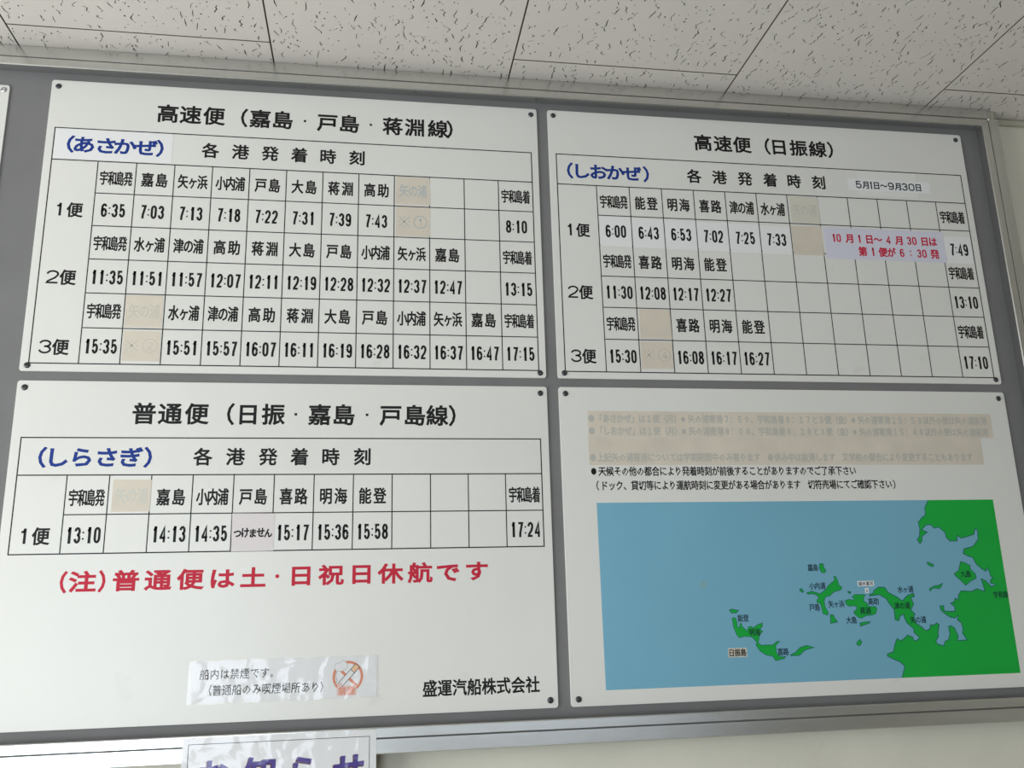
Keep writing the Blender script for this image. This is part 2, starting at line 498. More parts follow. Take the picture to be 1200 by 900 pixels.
def make_tile(seed, w, l, marks):
    rnd = random.Random(seed)
    polys = []
    pts_used = []
    def ok(poly, c, r):
        for (x, y, q) in pts_used:
            if (x - c[0]) ** 2 + (y - c[1]) ** 2 < (q + r) ** 2: return False
        return all(abs(p[0]) < w / 2 - .002 and abs(p[1]) < l / 2 - .002 for p in poly)
    tries = 0
    while len(polys) < marks and tries < marks * 14:
        tries += 1
        cx = rnd.uniform(-w / 2, w / 2); cy = rnd.uniform(-l / 2, l / 2)
        if rnd.random() < 0.52:
            r = rnd.uniform(.0008, .0017); n = 6; e = rnd.uniform(.8, 1.6)
            poly = [(cx + r * math.cos(a * 2 * math.pi / n) * rnd.uniform(.7, 1.2),
                     cy + e * r * math.sin(a * 2 * math.pi / n) * rnd.uniform(.7, 1.2)) for a in range(n)]
            rad = r * 1.6
        else:
            n = rnd.randint(3, 6)
            ln = rnd.uniform(.011, .024) if rnd.random() < .6 else rnd.uniform(.006, .011)
            lean = rnd.uniform(-.35, .35)
            px = 0.0; spine = []
            for k in range(n):
                spine.append((px, -ln / 2 + ln * k / (n - 1) + rnd.uniform(-.08, .08) * ln))
                px += rnd.uniform(-.0042, .0042) + lean * ln / n
            mx = sum(p[0] for p in spine) / n
            wd = rnd.uniform(.0007, .0012)
            Lf = []; Rt = []
            for k, (x, y) in enumerate(spine):
                q = wd * (0.45 if k in (0, n - 1) else rnd.uniform(.75, 1.25))
                Lf.append((cx + x - mx - q, cy + y)); Rt.append((cx + x - mx + q, cy + y))
            for k in range(1, n):
                if Lf[k][1] <= Lf[k - 1][1] + .0006:
                    Lf[k] = (Lf[k][0], Lf[k - 1][1] + .0012); Rt[k] = (Rt[k][0], Rt[k - 1][1] + .0012)
            poly = Rt + Lf[::-1]
            rad = ln * 0.36
        if ok(poly, (cx, cy), rad):
            polys.append(poly); pts_used.append((cx, cy, rad))
    verts = [Vector(p) for p in ((-w / 2, -l / 2), (w / 2, -l / 2), (w / 2, l / 2), (-w / 2, l / 2))]
    # a sparse lattice keeps triangles compact
    faces = [[0, 1, 2, 3]]
    for poly in polys:
        i = len(verts); verts += [Vector(p) for p in poly]; faces.append(list(range(i, i + len(poly))))
    vo, eo, fo, ov, oe, of = delaunay_2d_cdt(verts, [], faces, 0, 1e-7)
    bm = bmesh.new()
    bv = [bm.verts.new((p.x, p.y, 0)) for p in vo]
    pit = {}
    DEP = .0022
    edge_use = {}
    for f, src in zip(fo, of):
        hole = any(k > 0 for k in src)
        if not hole:
            bm.faces.new([bv[i] for i in f]).material_index = 0
        else:
            for i in f:
                if i not in pit: pit[i] = bm.verts.new((vo[i].x, vo[i].y, DEP))
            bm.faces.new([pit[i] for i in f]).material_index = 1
            for a, b in zip(f, list(f[1:]) + [f[0]]):
                k = (min(a, b), max(a, b)); edge_use[k] = edge_use.get(k, 0) + 1
    for (a, b), c in edge_use.items():
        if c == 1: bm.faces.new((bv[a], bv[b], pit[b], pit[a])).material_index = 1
    # bevelled edge and sides
    cor = [(-w / 2, -l / 2), (w / 2, -l / 2), (w / 2, l / 2), (-w / 2, l / 2)]
    b0 = [bm.verts.new((x, y, 0)) for x, y in cor]
    g = GAP * .45
    b1 = [bm.verts.new((x + math.copysign(g, x), y + math.copysign(g, y), .0006)) for x, y in cor]
    b2 = [bm.verts.new((v.co.x, v.co.y, .009)) for v in b1]
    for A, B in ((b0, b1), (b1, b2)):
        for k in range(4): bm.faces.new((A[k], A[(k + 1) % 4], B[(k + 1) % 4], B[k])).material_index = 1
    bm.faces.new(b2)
    # all visible faces look down
    for f in bm.faces:
        f.normal_update()
    me = bpy.data.meshes.new('ceiling_tile')
    bm.to_mesh(me); bm.free()
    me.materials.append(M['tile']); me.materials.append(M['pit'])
    return me

full = [make_tile(s, TW - 2 * GAP, TL - 2 * GAP, 1000) for s in range(6)]
XT = -0.0567
k0 = int(math.floor((X0 - XT) / TW)); k1 = int(math.ceil((X1 - XT) / TW))
cnt = 0
for k in range(k0, k1):
    xa = max(XT + k * TW, X0); xb = min(XT + (k + 1) * TW, X1)
    joint = -0.078 if k % 2 == 0 else -0.078 - TL / 2
    ys = [WALL - .001, joint]
    while ys[-1] > Y0: ys.append(max(ys[-1] - TL, Y0))
    for ya, yb in zip(ys[1:], ys[:-1]):
        w, l = xb - xa, yb - ya
        if l < .02 or w < .02: continue
        if abs(w - TW) < .001 and abs(l - TL) < .001:
            me = full[cnt % 6]; rz = math.pi if (cnt // 6) % 2 else 0
        else:
            me = make_tile(100 + cnt, w - 2 * GAP, l - 2 * GAP, int(2470 * w * l)); rz = 0
        o = link_mesh('ceiling_tile', me, ceil)
        o.location = ((xa + xb) / 2, (ya + yb) / 2, CEIL); o.rotation_euler = (0, 0, rz)
        cnt += 1

# ------------------------------------------------------------------ notice board
FACE = 0.003                      # the felt surface; the signs stand 3 mm proud of it
BXL, BXR, BZT, BZB = -1.06, 1.866, TOP + .015, TOP - 1.138   # opening inside the frame
board = bpy.data.objects.new('notice_board', None); COL.objects.link(board)
board.location = ((BXL + BXR) / 2, WALL, BZB - .04)
tag(board, 'long grey felt notice board in an aluminium frame on the cream wall', 'notice board')
def into(o, parent):
    o.parent = parent; o.matrix_parent_inverse = parent.matrix_world.inverted(); return o
bpy.context.view_layer.update()
o = box_obj('backing_panel', BXL - .01, BXR + .01, FACE, WALL - .002, BZB - .01, BZT + .01, M['felt']); into(o, board)
D = -0.0185                       # front of the frame
# profile: distance out from the opening (a), depth (y)
PROF = [(0, FACE + .001), (0, D + .0015), (.0015, D), (.0150, D), (.0156, D + .0012), (.0172, D + .0012), (.0178, D - .0004),
        (.0385, D - .0004), (.0400, D + .001), (.0400, WALL - .001), (.012, WALL - .001)]
def rail(name, side, m, s0, s1, prof=PROF):
    bm = bmesh.new()
    def pt(a, y, s):
        if side == 'top': return (s, y, BZT + a)
        if side == 'bottom': return (s, y, BZB - a)
        if side == 'right': return (BXR + a, y, s)
        return (BXL - a, y, s)
    A = []; B = []
    for a, y in prof:
        A.append(bm.verts.new(pt(a, y, s0(a)))); B.append(bm.verts.new(pt(a, y, s1(a))))
    n = len(prof)
    for i in range(n):
        f = bm.faces.new((A[i], A[(i + 1) % n], B[(i + 1) % n], B[i]))
        if i in (4,): f.material_index = 1
    bm.faces.new(A); bm.faces.new(B)
    return into(bm_obj(name, bm, [m, M['groove']]), board)
g = .0003
# mitred corners; at the top right the outer flange of the head rail stops short of the corner
rail('top_rail', 'top', M['alu'], lambda a: BXL - min(a, .0165) + g, lambda a: (BXR + a - g) if a < .0165 else BXR + .0165)
rail('bottom_rail', 'bottom', M['alu'], lambda a: BXL - a + g, lambda a: BXR + a - g)
rail('right_rail', 'right', M['aluv'], lambda a: BZB - a + g, lambda a: BZT + min(a, .0170) - g)
rail('left_rail', 'left', M['aluv'], lambda a: BZB - a + g, lambda a: BZT + min(a, .0170) - g)
o = box_obj('corner_filler', BXR + .0166, BXR + .0385, -.010, WALL - .0005, BZT + .0172, BZT + .0397, M['trim']); into(o, board)
o['label'] = 'olive painted filler in the corner notch'
for x in (-0.62, .291, .66, .898, 1.43):
    bm = bmesh.new()
    bmesh.ops.create_uvsphere(bm, u_segments=10, v_segments=6, radius=.0018)
    o = bm_obj('rivet', bm, M['screw'], smooth=True)
    o.location = (x, -0.010, BZT + .0002); o.scale = (1, 1, .5); bpy.context.view_layer.update(); into(o, board)

# ------------------------------------------------------------------ signs
def sign(name, label, cat, x, v, w, h, screws, group=None, sm='screw'):
    S = Sheet(x, v, 0.0, w, h)
    e = bpy.data.objects.new(name, None); COL.objects.link(e); S.place(e); e.empty_display_size = .1
    tag(e, label, cat, group)
    bm = slab(S, rounded(0, 0, w, h, 5), -2.95, 0, edge=.4)
    bm_obj('sign_panel', bm, M['panel'], e)
    for u, q in screws: screw(S, u, q, e, sm)
    return S, e

def rule_lines(S, e, u0, u1, v0, v1, vhead, rows, cols, first, w=2.0, skip=()):
    bm = bmesh.new()
    ribbon(S, [(u0, v0), (u1, v0), (u1, v1), (u0, v1)], w, .01, .08, bm, closed=True)
    ribbon(S, [(u0, vhead), (u1, vhead)], w, .01, .09, bm)
    for r in rows: ribbon(S, [(first, r), (u1, r)], w * .9, .01, .09, bm)
    for c in cols: ribbon(S, [(c, vhead), (c, v1)], w * .9, .01, .10, bm)
    return bm_obj('ruled_table', bm, M['grid'], e)

COLS = [92.5 + 66.1 * i for i in range(12)]
CX = [92.5 + 66.1 * (i + .5) for i in range(12)]

def place_name(S, e, s, u, v, m='black', parentname='port_name', bold=.6, d=.15, base=.02):
    T = Text(S, d, base)
    n = len(s)
    if n < 4: bold += .08
    if n == 2: us, w = [u - 12.6, u + 12.2], 22.0
    elif n == 3: us, w = [u - 17.0, u, u + 16.8], 18.2
    else: us, w = [u - 20.6 + 13.8 * i for i in range(4)], 14.8
    for c, x in zip(s, us):
        if c == 'ヶ': T.ch(c, x, v, w * .95, 29.0 * .95, bold)
        else: T.ch(c, x, v, w, 29.0, bold)
    return T.build(parentname, M[m], e)

def clock_part(S, e, s, u, v, d=.15, base=.02, name='departure_time'):
    T = Text(S, d, base); clock(T, s, u, v)
    return T.build(name, M['black'], e)

def row_label(S, e, n, v, u=0):
    T = Text(S)
    if n == '1':
        digit(T, '1', 36.0 + u, v, 15.5, 24.5, 3.6)
    else: digit(T, n, 36.8 + u, v, 20.5, 24.5, 3.2)
    T.ch('便', 61.5 + u, v + .3, 27.5, 29.5, .75)
    return T.build('service_number', M['black'], e)

def heading(S, e, us, v, h=31.0, w=31.0):
    T = Text(S); T.run('各港発着時刻', us, v, w, h, .78)
    T.chars('heading_character', M['black'], e)

CORN = [(12, 13), (888, 13), (12, 542), (888.5, 542.5)]
# --- upper left sign
SA, A = sign('timetable_sign', 'upper left white timetable sign with three ruled rows under the blue name あさかぜ', 'sign',
             0.0, 0, 900, 552, CORN, 'white ferry timetable signs')
rule_lines(SA, A, 14, 886.3, 96.5, 538, 159.6, [222, 284.8, 347.8, 410.8, 474], COLS, 92.5)
T = Text(SA)
T.run('高速便（嘉島戸島蒋淵線）', [205.3, 245.8, 287.6, 342, 370.5, 412.3, 494.2, 535.9, 617.2, 659, 704, 726.7], 56.0, 39.8, 38.5, 1.0)
T.chars('title_character', M['black'], A)
for u in (452.8, 575.9):
    T = Text(SA); T.stroke([(u - 2.2, 55.5), (u + 2.2, 55.5)], 4.4); T.build('title_dot', M['black'], A)
heading(SA, A, [285, 338.5, 391.8, 444.5, 497.7, 551], 127)
NAMES_A = [['宇和島発', '嘉島', '矢ヶ浜', '小内浦', '戸島', '大島', '蒋淵', '高助', '', '', '', '宇和島着'],
           ['宇和島発', '水ヶ浦', '津の浦', '高助', '蒋淵', '大島', '戸島', '小内浦', '矢ヶ浜', '嘉島', '', '宇和島着'],
           ['宇和島発', '', '水ヶ浦', '津の浦', '高助', '蒋淵', '大島', '戸島', '小内浦', '矢ヶ浜', '嘉島', '宇和島着']]
TIMES_A = [['6:35', '7:03', '7:13', '7:18', '7:22', '7:31', '7:39', '7:43', '', '', '', '8:10'],
           ['11:35', '11:51', '11:57', '12:07', '12:11', '12:19', '12:28', '12:32', '12:37', '12:47', '', '13:15'],
           ['15:35', '', '15:51', '15:57', '16:07', '16:11', '16:19', '16:28', '16:32', '16:37', '16:47', '17:15']]
NAMES_B = [['宇和島発', '能登', '明海', '喜路', '津の浦', '水ヶ浦', '', '', '', '', '', '宇和島着'],
           ['宇和島発', '喜路', '明海', '能登', '', '', '', '', '', '', '', '宇和島着'],
           ['宇和島発', '', '喜路', '明海', '能登', '', '', '', '', '', '', '宇和島着']]
TIMES_B = [[''] * 12,
           ['11:30', '12:08', '12:17', '12:27', '', '', '', '', '', '', '', '13:10'],
           ['15:30', '', '16:08', '16:17', '16:27', '', '', '', '', '', '', '17:10']]
def fill(S, e, names, times, vn, vt):
    for r in range(len(names)):
        for c in range(12):
            if names[r][c]: place_name(S, e, names[r][c], CX[c], vn[r])
            if times[r][c]: clock_part(S, e, times[r][c], CX[c], vt[r])
fill(SA, A, NAMES_A, TIMES_A, [191.8, 317.5, 443.3], [254.6, 381.2, 507.0])
for n, v in (('1', 256), ('2', 383), ('3', 509)): row_label(SA, A, n, v)

# --- upper right sign
SB, B = sign('timetable_sign', 'upper right white timetable sign with the blue name しおかぜ and mostly empty columns', 'sign',
             921.5, 0, 903, 552, [(11.5, 12), (890, 12.5), (12.5, 542), (891, 542.5)], 'white ferry timetable signs')
rule_lines(SB, B, 14.5, 888, 95.8, 538.6, 160.2, [223, 285.8, 348.9, 411.8, 475], COLS, 92.3)
T = Text(SB)
T.run('高速便（日振線）', [320.2, 363, 404.1, 458.9, 484.2, 526.9, 569.3, 597.5], 53, 39.8, 37.5, 1.0)
T.chars('title_character', M['black'], B)
T = Text(SB); T.run('（しおかぜ）', [40.9, 65.9, 99.1, 132.9, 166.5, 195.5], 130.3, 39, 34, 1.15)
T.build('vessel_name', M['blue'], B, 'blue lettering しおかぜ')
heading(SB, B, [295.5, 349, 403, 456.8, 509.1, 562.5], 129)
fill(SB, B, NAMES_B, TIMES_B, [193.5, 317.8, 444], [0, 381, 508])
for n, v in (('1', 255.5), ('2', 382.5), ('3', 508.5)): row_label(SB, B, n, v, -.5)

# --- lower left sign
SCn, Cn = sign('timetable_sign', 'lower left white timetable sign with one ruled row, red note and company name', 'sign',
               0, 568.3, 900, 554, [(12, 12), (887.5, 12.5), (12, 542), (886.5, 541.5)], 'white ferry timetable signs')
rule_lines(SCn, Cn, 15.5, 885, 97.2, 287.3, 159.8, [224.6], COLS, 92.5)
T = Text(SCn)
T.run('普通便（日振嘉島戸島線）', [204.9, 247, 290.3, 345.9, 374.8, 417, 495, 537.2, 617.6, 660.5, 699.8, 726.5], 55.3, 39.8, 38.5, 1.0)
T.chars('title_character', M['black'], Cn)
for u in (454.8, 576.8):
    T = Text(SCn); T.stroke([(u - 2.2, 55), (u + 2.2, 55)], 4.4); T.build('title_dot', M['black'], Cn)
T = Text(SCn); T.run('（しらさぎ）', [51.2, 76.5, 112.8, 151.7, 190.4, 216.5], 130.2, 40, 34.5, 1.15)
T.build('vessel_name', M['blue'], Cn, 'blue lettering しらさぎ')
heading(SCn, Cn, [304.5, 357.6, 411.3, 463.3, 516.2, 569.6], 129.3)
fill(SCn, Cn, [['宇和島発', '', '嘉島', '小内浦', '戸島', '喜路', '明海', '能登', '', '', '', '宇和島着']],
     [['13:10', '', '14:13', '14:35', '', '15:17', '15:36', '15:58', '', '', '', '17:24']], [197], [258])
row_label(SCn, Cn, '1', 258.3)
T = Text(SCn)
for c, u, v in zip('（注）普通便は土日祝日休航です', [102.3, 131.2, 160.5, 197.1, 246.5, 296.4, 347.2, 395.5, 472.5, 521.7, 571.4, 619.7, 669.6, 716.8, 766.5],
                   [331.8, 331.5, 331.5, 331.2, 331.2, 331.2, 331, 330.4, 328.8, 328.6, 328.2, 328.4, 328, 328.2, 327]):
    T.ch(c, u, v, 42.5 if c not in '（）' else 33, 34, 1.15)
T.chars('note_character', M['red'], Cn, 'red character of the holiday note')
bm_obj('note_dot', slab(SCn, disc(434, 329.2, 3.2), .02, .15), M['red'], Cn)['label'] = 'red dot of the holiday note'
T = Text(SCn); T.run('盛運汽船株式会社', [685.3 + 24.55 * i for i in range(8)], 515.2, 24.5, 27.5, .62)
T.chars('company_character', M['black'], Cn)

# --- lower right sign with the map
SD, Dn = sign('route_map_sign', 'lower right white sign with a blue and green map of the islands', 'sign',
              921.8, 568.3, 903, 554, [(12.5, 12.5), (889.5, 13), (13, 542), (890, 541.5)])
T = Text(SD)
T.line('天候その他の都合により発着時刻が前後することがありますのでご了承下さい', 67.0, 156.0, 14.29, 18.2, .36, w=14.6)
slab(SD, [(58.5 + 4.9 * math.cos(a * math.pi / 8), 156 + 6.2 * math.sin(a * math.pi / 8)) for a in range(16)], .02, .15, T.bm)
T.build('notice_lettering', M['black'], Dn)
T = Text(SD)
T.ch('（', 64.5, 181.6, 16, 17.5, .36)
T.line('ドック、貸切等により運航時刻に変更がある場合があります　切符売場にてご確認下さい', 69.6, 181.8, 14.18, 18.2, .36, w=14.5)
T.ch('）', 641.0, 182.2, 16, 17.5, .36)
T.build('notice_lettering', M['black'], Dn)
sea = bm_obj('map_sea', slab(SD, [(61, 212.5), (842, 212.5), (842, 529.5), (61, 529.5)], .01, .05), M['sea'], Dn)
sea['label'] = 'blue printed sea'
MAIN= [(842,212.5),(706.7,212.6),(697.3,226.6),(696.2,240.6),(689.5,244.3),(679.5,254.0),(681.0,266.4),(677.9,280.2),(672.5,286.6),(676.9,293.5),(682.3,288.6),(683.0,280.3),(695.3,272.7),(684.9,267.8),(694.4,259.2),(704.1,258.4),(710.7,265.5),(719.3,263.2),(731.5,273.6),(732.5,282.8),(738.6,289.4),(754.0,289.6),(755.2,279.4),(763.0,284.7),(773.7,282.5),(790.9,278.0),(794.3,267.8),(799.6,269.7),(797.6,287.4),(785.1,300.2),(765.9,304.6),(762.4,312.8),(771.8,318.1),(780.7,320.5),(785.8,332.5),(795.5,341.8),(804.0,346.6),(807.1,340.2),(811.0,347.6),(811.6,355.8),(816.2,358.7),(815.5,359.2),(810.6,362.0),(809.5,368.5),(820.5,371.0),(810.2,374.6),(800.2,363.8),(791.3,359.9),(793.5,370.9),(795.4,383.5),(780.0,377.8),(768.4,382.4),(747.0,380.7),(740.2,389.0),(738.3,397.3),(732.8,393.6),(729.8,400.2),(721.8,402.8),(729.0,408.2),(728.9,417.3),(716.9,417.0),(706.8,416.2),(707.3,406.8),(699.8,407.0),(700.3,413.7),(708.1,421.5),(717.8,427.6),(727.0,429.1),(734.4,424.5),(730.4,432.7),(737.6,437.6),(739.8,448.3),(737.1,456.4),(744.5,468.4),(724.4,468.9),(728.2,462.0),(722.7,446.6),(715.4,442.4),(711.2,443.9),(711.8,456.9),(707.4,467.2),(700.5,469.4),(696.5,477.4),(684.0,473.5),(682.2,467.6),(688.6,460.8),(688.4,453.8),(693.2,439.9),(688.4,437.0),(682.5,440.8),(676.1,439.4),(673.7,446.4),(665.2,450.1),(657.2,442.4),(648.0,436.8),(644.6,424.5),(647.9,419.9),(640.6,412.6),(647.9,402.2),(643.8,390.7),(651.5,388.8),(650.8,383.3),(637.8,386.6),(626.1,396.2),(617.6,389.6),(600.5,380.5),(595.1,371.8),(591.9,370.9),(582.1,370.7),(572.4,376.7),(570.9,381.1),(562.7,383.6),(562.8,385.9),(574.3,384.7),(582.2,384.0),(594.9,391.4),(599.6,400.3),(607.8,411.1),(607.3,428.7),(608.7,429.4),(614.3,430.7),(618.1,422.6),(625.8,419.8),(625.6,425.1),(629.4,434.6),(642.0,446.6),(640.6,451.3),(651.0,462.0),(642.9,466.9),(638.4,465.8),(637.4,460.5),(627.5,456.2),(621.6,461.1),(613.0,466.0),(607.1,461.9),(604.0,465.2),(599.6,474.3),(595.6,484.5),(584.0,487.6),(582.8,491.0),(594.3,497.1),(606.5,502.1),(614.3,510.3),(606.2,529.5),(842,529.5)]
ISLES= [[(754.8,327.7),(763.3,330.4),(773.0,335.3),(772.9,342.3),(781.5,351.5),(781.9,358.6),(768.7,364.4),(758.1,371.3),(752.3,365.1),(739.3,352.9),(737.9,349.9),(748.2,343.7)],[(685.2,327.9),(689.8,328.0),(699.2,332.7),(696.6,336.3),(689.9,333.8),(686.7,331.1)],[(683.3,375.7),(694.8,370.7),(702.9,370.1),(711.6,366.2),(707.9,372.6),(703.3,376.1),(691.5,374.7),(684.0,380.0)],[(471.6,327.6),(474.7,326.4),(479.4,326.8),(479.7,333.1),(483.3,338.5),(481.4,342.5),(474.7,342.4),(471.3,334.7)],[(497.0,349.4),(501.8,350.4),(503.9,356.6),(505.7,365.5),(511.0,369.2),(509.1,373.5),(493.5,377.6),(486.0,383.5),(476.7,386.0),(473.4,392.9),(474.1,402.5),(479.4,413.9),(476.1,417.6),(468.8,414.5),(467.2,404.0),(465.8,397.0),(459.7,395.2),(459.6,390.8),(463.5,387.4),(461.1,383.0),(452.9,379.3),(443.3,380.3),(441.7,377.3),(451.5,374.9),(467.3,379.6),(478.7,372.8),(484.3,365.9),(497.0,357.4),(498.3,354.7)],[(429.2,370.0),(433.0,370.1),(436.2,375.4),(434.1,376.7),(428.8,373.5)],[(521.7,376.4),(527.4,377.8),(525.4,380.9),(521.8,379.1)],[(482.9,416.6),(488.5,417.6),(489.9,422.0),(494.7,429.9),(481.0,431.8),(481.6,427.0),(483.0,423.6),(481.5,420.0)],[(513.8,393.0),(522.8,390.6),(530.3,392.5),(532.6,389.9),(528.1,387.2),(533.5,382.9),(551.1,382.9),(555.8,384.3),(551.5,386.8),(550.4,394.7),(557.6,399.3),(557.0,403.7),(565.7,404.8),(571.5,404.6),(574.5,408.5),(570.8,417.2),(563.6,419.6),(551.9,420.2),(541.6,424.8),(535.1,422.4),(528.3,415.2),(529.7,411.7),(534.0,409.2),(535.6,404.0),(529.1,402.1),(521.2,403.3),(515.8,400.0)],[(537.6,432.9),(546.5,431.4),(558.2,430.8),(555.9,433.4),(544.8,436.5),(537.8,438.6)],[(292.1,403.6),(297.8,402.1),(309.5,404.9),(304.5,409.1),(296.2,408.9)],[(296.3,418.2),(299.2,416.6),(302.8,417.6),(304.8,425.3),(305.0,432.9),(308.6,433.9),(310.2,427.1),(313.0,427.2),(313.4,432.3),(317.7,435.8),(321.8,440.7),(325.3,433.5),(330.9,432.8),(334.4,435.5),(341.4,430.6),(351.9,427.4),(351.3,433.4),(346.2,438.4),(351.4,441.9),(347.3,445.2),(344.0,450.2),(341.1,461.1),(347.1,465.5),(354.6,464.9),(367.5,465.3),(375.6,459.6),(381.2,459.8),(373.0,466.3),(373.4,479.8),(380.2,485.9),(389.6,485.4),(387.4,488.7),(370.2,492.3),(365.5,484.6),(352.8,481.6),(342.5,474.6),(336.1,464.3),(338.4,460.1),(330.1,450.6),(315.4,449.3),(306.9,451.6),(302.7,447.2),(297.6,433.6)],[(399.2,483.2),(408.9,479.3),(417.3,471.9),(430.9,468.1),(445.5,472.0),(437.8,473.4),(426.1,476.5),(415.8,484.6),(399.9,484.9)],[(526.7,467.1),(533.7,461.0),(537.2,465.6),(532.3,472.0),(527.5,470.8)]]
def land(name, pts, w=.9, close=True, line=None):
    bm = slab(SD, pts, .06, .09)
    ribbon(SD, line or pts, w, .07, .11, bm, 1, closed=close)
    o = bm_obj(name, bm, [M['land'], M['coast']], sea)
    return o
land('mainland', MAIN, 1.3, False, MAIN[1:-1])
for p in ISLES: land('island', p, 1.1 if len(p) < 20 else .9)
MAPT = [('嘉島', 458.9, 333.3), ('小内浦', 463.3, 366.0), ('戸島', 453.9, 403.2), ('矢ヶ浜', 496.4, 398.3), ('蒋淵', 551.1, 411.7),
        ('高助', 569.1, 395.6), ('大島', 522.1, 427.3), ('水ヶ浦', 635.3, 375.8), ('津の浦', 624.3, 404.5), ('矢の浦', 652.6, 430.2),
        ('九島', 761.7, 350.7), ('宇和島', 826.9, 389.7), ('能登', 316.9, 418.1), ('明海', 335.9, 442.7), ('喜路', 385.6, 477.5)]
for t, u, v in MAPT:
    T = Text(SD, .22, .12)
    for i, c in enumerate(t): T.ch(c, u + (i - (len(t) - 1) / 2) * 10.4, v, 11, 13.2, .2)
    T.build('place_name', M['navy'], sea)

st = [(248 + (9 if k % 2 == 0 else 5.5) * math.cos(k * math.pi / 7 + .3) * (1 + .15 * math.sin(k * 2.7)),
       359 + (9 if k % 2 == 0 else 5.5) * math.sin(k * math.pi / 7 + .3)) for k in range(14)]
M['stain'] = mat('faded_leaf_mark', (0.23, 0.44, 0.49), 0.5, var=.1, scale=200)
bm_obj('leaf_mark', slab(SD, st, .055, .07), M['stain'], sea)['label'] = 'faint greenish leaf shaped mark on the sea'

# --- sign at the left edge of the picture
SE, En = sign('blank_sign', 'white sign edge at the far left of the board with a bright screw', 'sign',
              -970, 17, 900, 552, [(12, 12), (890, 10), (12, 540), (889, 541)], sm='steel')

# ------------------------------------------------------------------ papers, stickers and tape on the signs
def patch(name, label, cat, S0, u0, v0, u1, v1, m, group=None, d0=.13, d1=.30, r=0.0, jit=0.0):
    w, h = u1 - u0, v1 - v0
    S = Sheet(S0.x + u0, S0.z + v0, S0.y, w, h)
    pts = rounded(0, 0, w, h, r)
    if jit:
        rnd = random.Random(int(u0 * 7 + v0))
        pts = [(a + rnd.uniform(-jit, jit), b + rnd.uniform(-jit, jit)) for a, b in pts]
    o = bm_obj(name, slab(S, pts, d0, d1), M[m], None)
    S.place(o); tag(o, label, cat, group)
    return S, o

# white patch carrying the blue name on the upper left sign
S, o = patch('name_sticker', 'white sticker with the blue name あさかぜ on the upper left sign', 'sticker', SA, 15.2, 97.6, 218, 157.5, 'sticker')
T = Text(S, .44, .31)
T.run('（あさかぜ）', [u - 15.2 for u in (43, 66, 103.7, 136.5, 171.5, 196.5)], 128.2 - 97.6, 41, 34, 1.15)
T.build('vessel_name', M['blue'], o, 'blue lettering あさかぜ')

# white stickers over the first-row times of the upper right sign
def time_sticker(s, u0, u1, v0, v1, where):
    S, o = patch('time_sticker', 'white time sticker reading ' + s + ' ' + where, 'sticker',
                 SB, u0, v0, u1, v1, 'sticker', 'white stickers over the first sailing times', jit=.3)
    clock_part(S, o, s, (u1 - u0) / 2 + .5, (v1 - v0) / 2 - .5, .44, .31)
u = 94.2
for i, s in enumerate(['6:00', '6:43', '6:53', '7:02', '7:25', '7:33']):
    time_sticker(s, COLS[i] + 1.6, COLS[i + 1] - 1.0, 225.3 + i * .9, 287.2 + i * .7,
                 ('in the first column beside the service number', 'under the port name 能登, second of its row', 'under the port name 明海, third of its row',
                  'under 喜路, fourth of its row', 'under 津の浦, fifth of its row', 'left of the blank tan tape')[i])
time_sticker('7:49', 825.5, 886, 236.8, 296.3, 'right of the lilac label')

# tan tape squares
GT = 'tan tape squares over cancelled calls'
def tape(S0, u0, v0, u1, v1, text, label, m='tan', gm='ghostsoft'):
    S, o = patch('tape_square', label, 'tape', S0, u0, v0, u1, v1, m, GT, jit=.8)
    w = (u1 - u0) / 2; h = (v1 - v0) / 2
    T = Text(S, .36, .31)
    if text == '矢の浦':
        for k, c in enumerate(text): T.ch(c, w + (k - 1) * 17, h, 18.5, 27, .5)
    elif text:
        a = 9.5                                # reference mark and a ringed numeral
        T.stroke([(w - 16 - a, h - a), (w - 16 + a, h + a)], 2.0); T.stroke([(w - 16 + a, h - a), (w - 16 - a, h + a)], 2.0)
        for p, q in ((0, -9), (0, 9), (-9, 0), (9, 0)): slab(S, disc(w - 16 + p, h + q, 1.8, 8), .31, .36, T.bm)
        T.stroke(disc(w + 14, h, 12.0, 24), 2.0, True)
        digit(T, text, w + 14, h, 10, 14, 2.0)
    if text: T.build('faint_lettering', M[gm], o)
    return o
tape(SA, 624.6, 161.6, 688.4, 218.6, '矢の浦', 'tan tape square high in the ninth column, over a faint port name', gm='ghostblue')
tape(SA, 624.0, 223.4, 688.3, 283.2, '1', 'tan tape square directly under the one in the ninth column', gm='ghostblue')
tape(SA, 161.0, 413.0, 222.4, 470.8, '矢の浦', 'tan tape square between the port names 宇和島発 and 水ヶ浦, upper left sign')
tape(SA, 161.2, 477.4, 222.6, 531.5, '2', 'tan tape square with a faint ringed numeral right of the time 15:35')
tape(SB, 493.5, 163.0, 556.0, 221.8, '矢の浦', 'very pale tape square right of the port name 水ヶ浦 on the upper right sign', 'tanpale', 'ghostpale')
tape(SB, 490.5, 227.5, 555.8, 290.5, '', 'blank tan tape square between the time 7:33 and the lilac label')
tape(SB, 162.8, 414.0, 224.0, 472.0, '', 'blank tan tape square above the one right of the time 15:30')
tape(SB, 161.8, 478.0, 223.2, 531.0, '4', 'tan tape square right of the time 15:30')
tape(SCn, 164.4, 167.8, 225.4, 220.0, '矢の浦', 'tan tape square on the lower left sign, left of the port name 嘉島', 'tan', 'ghostpale')

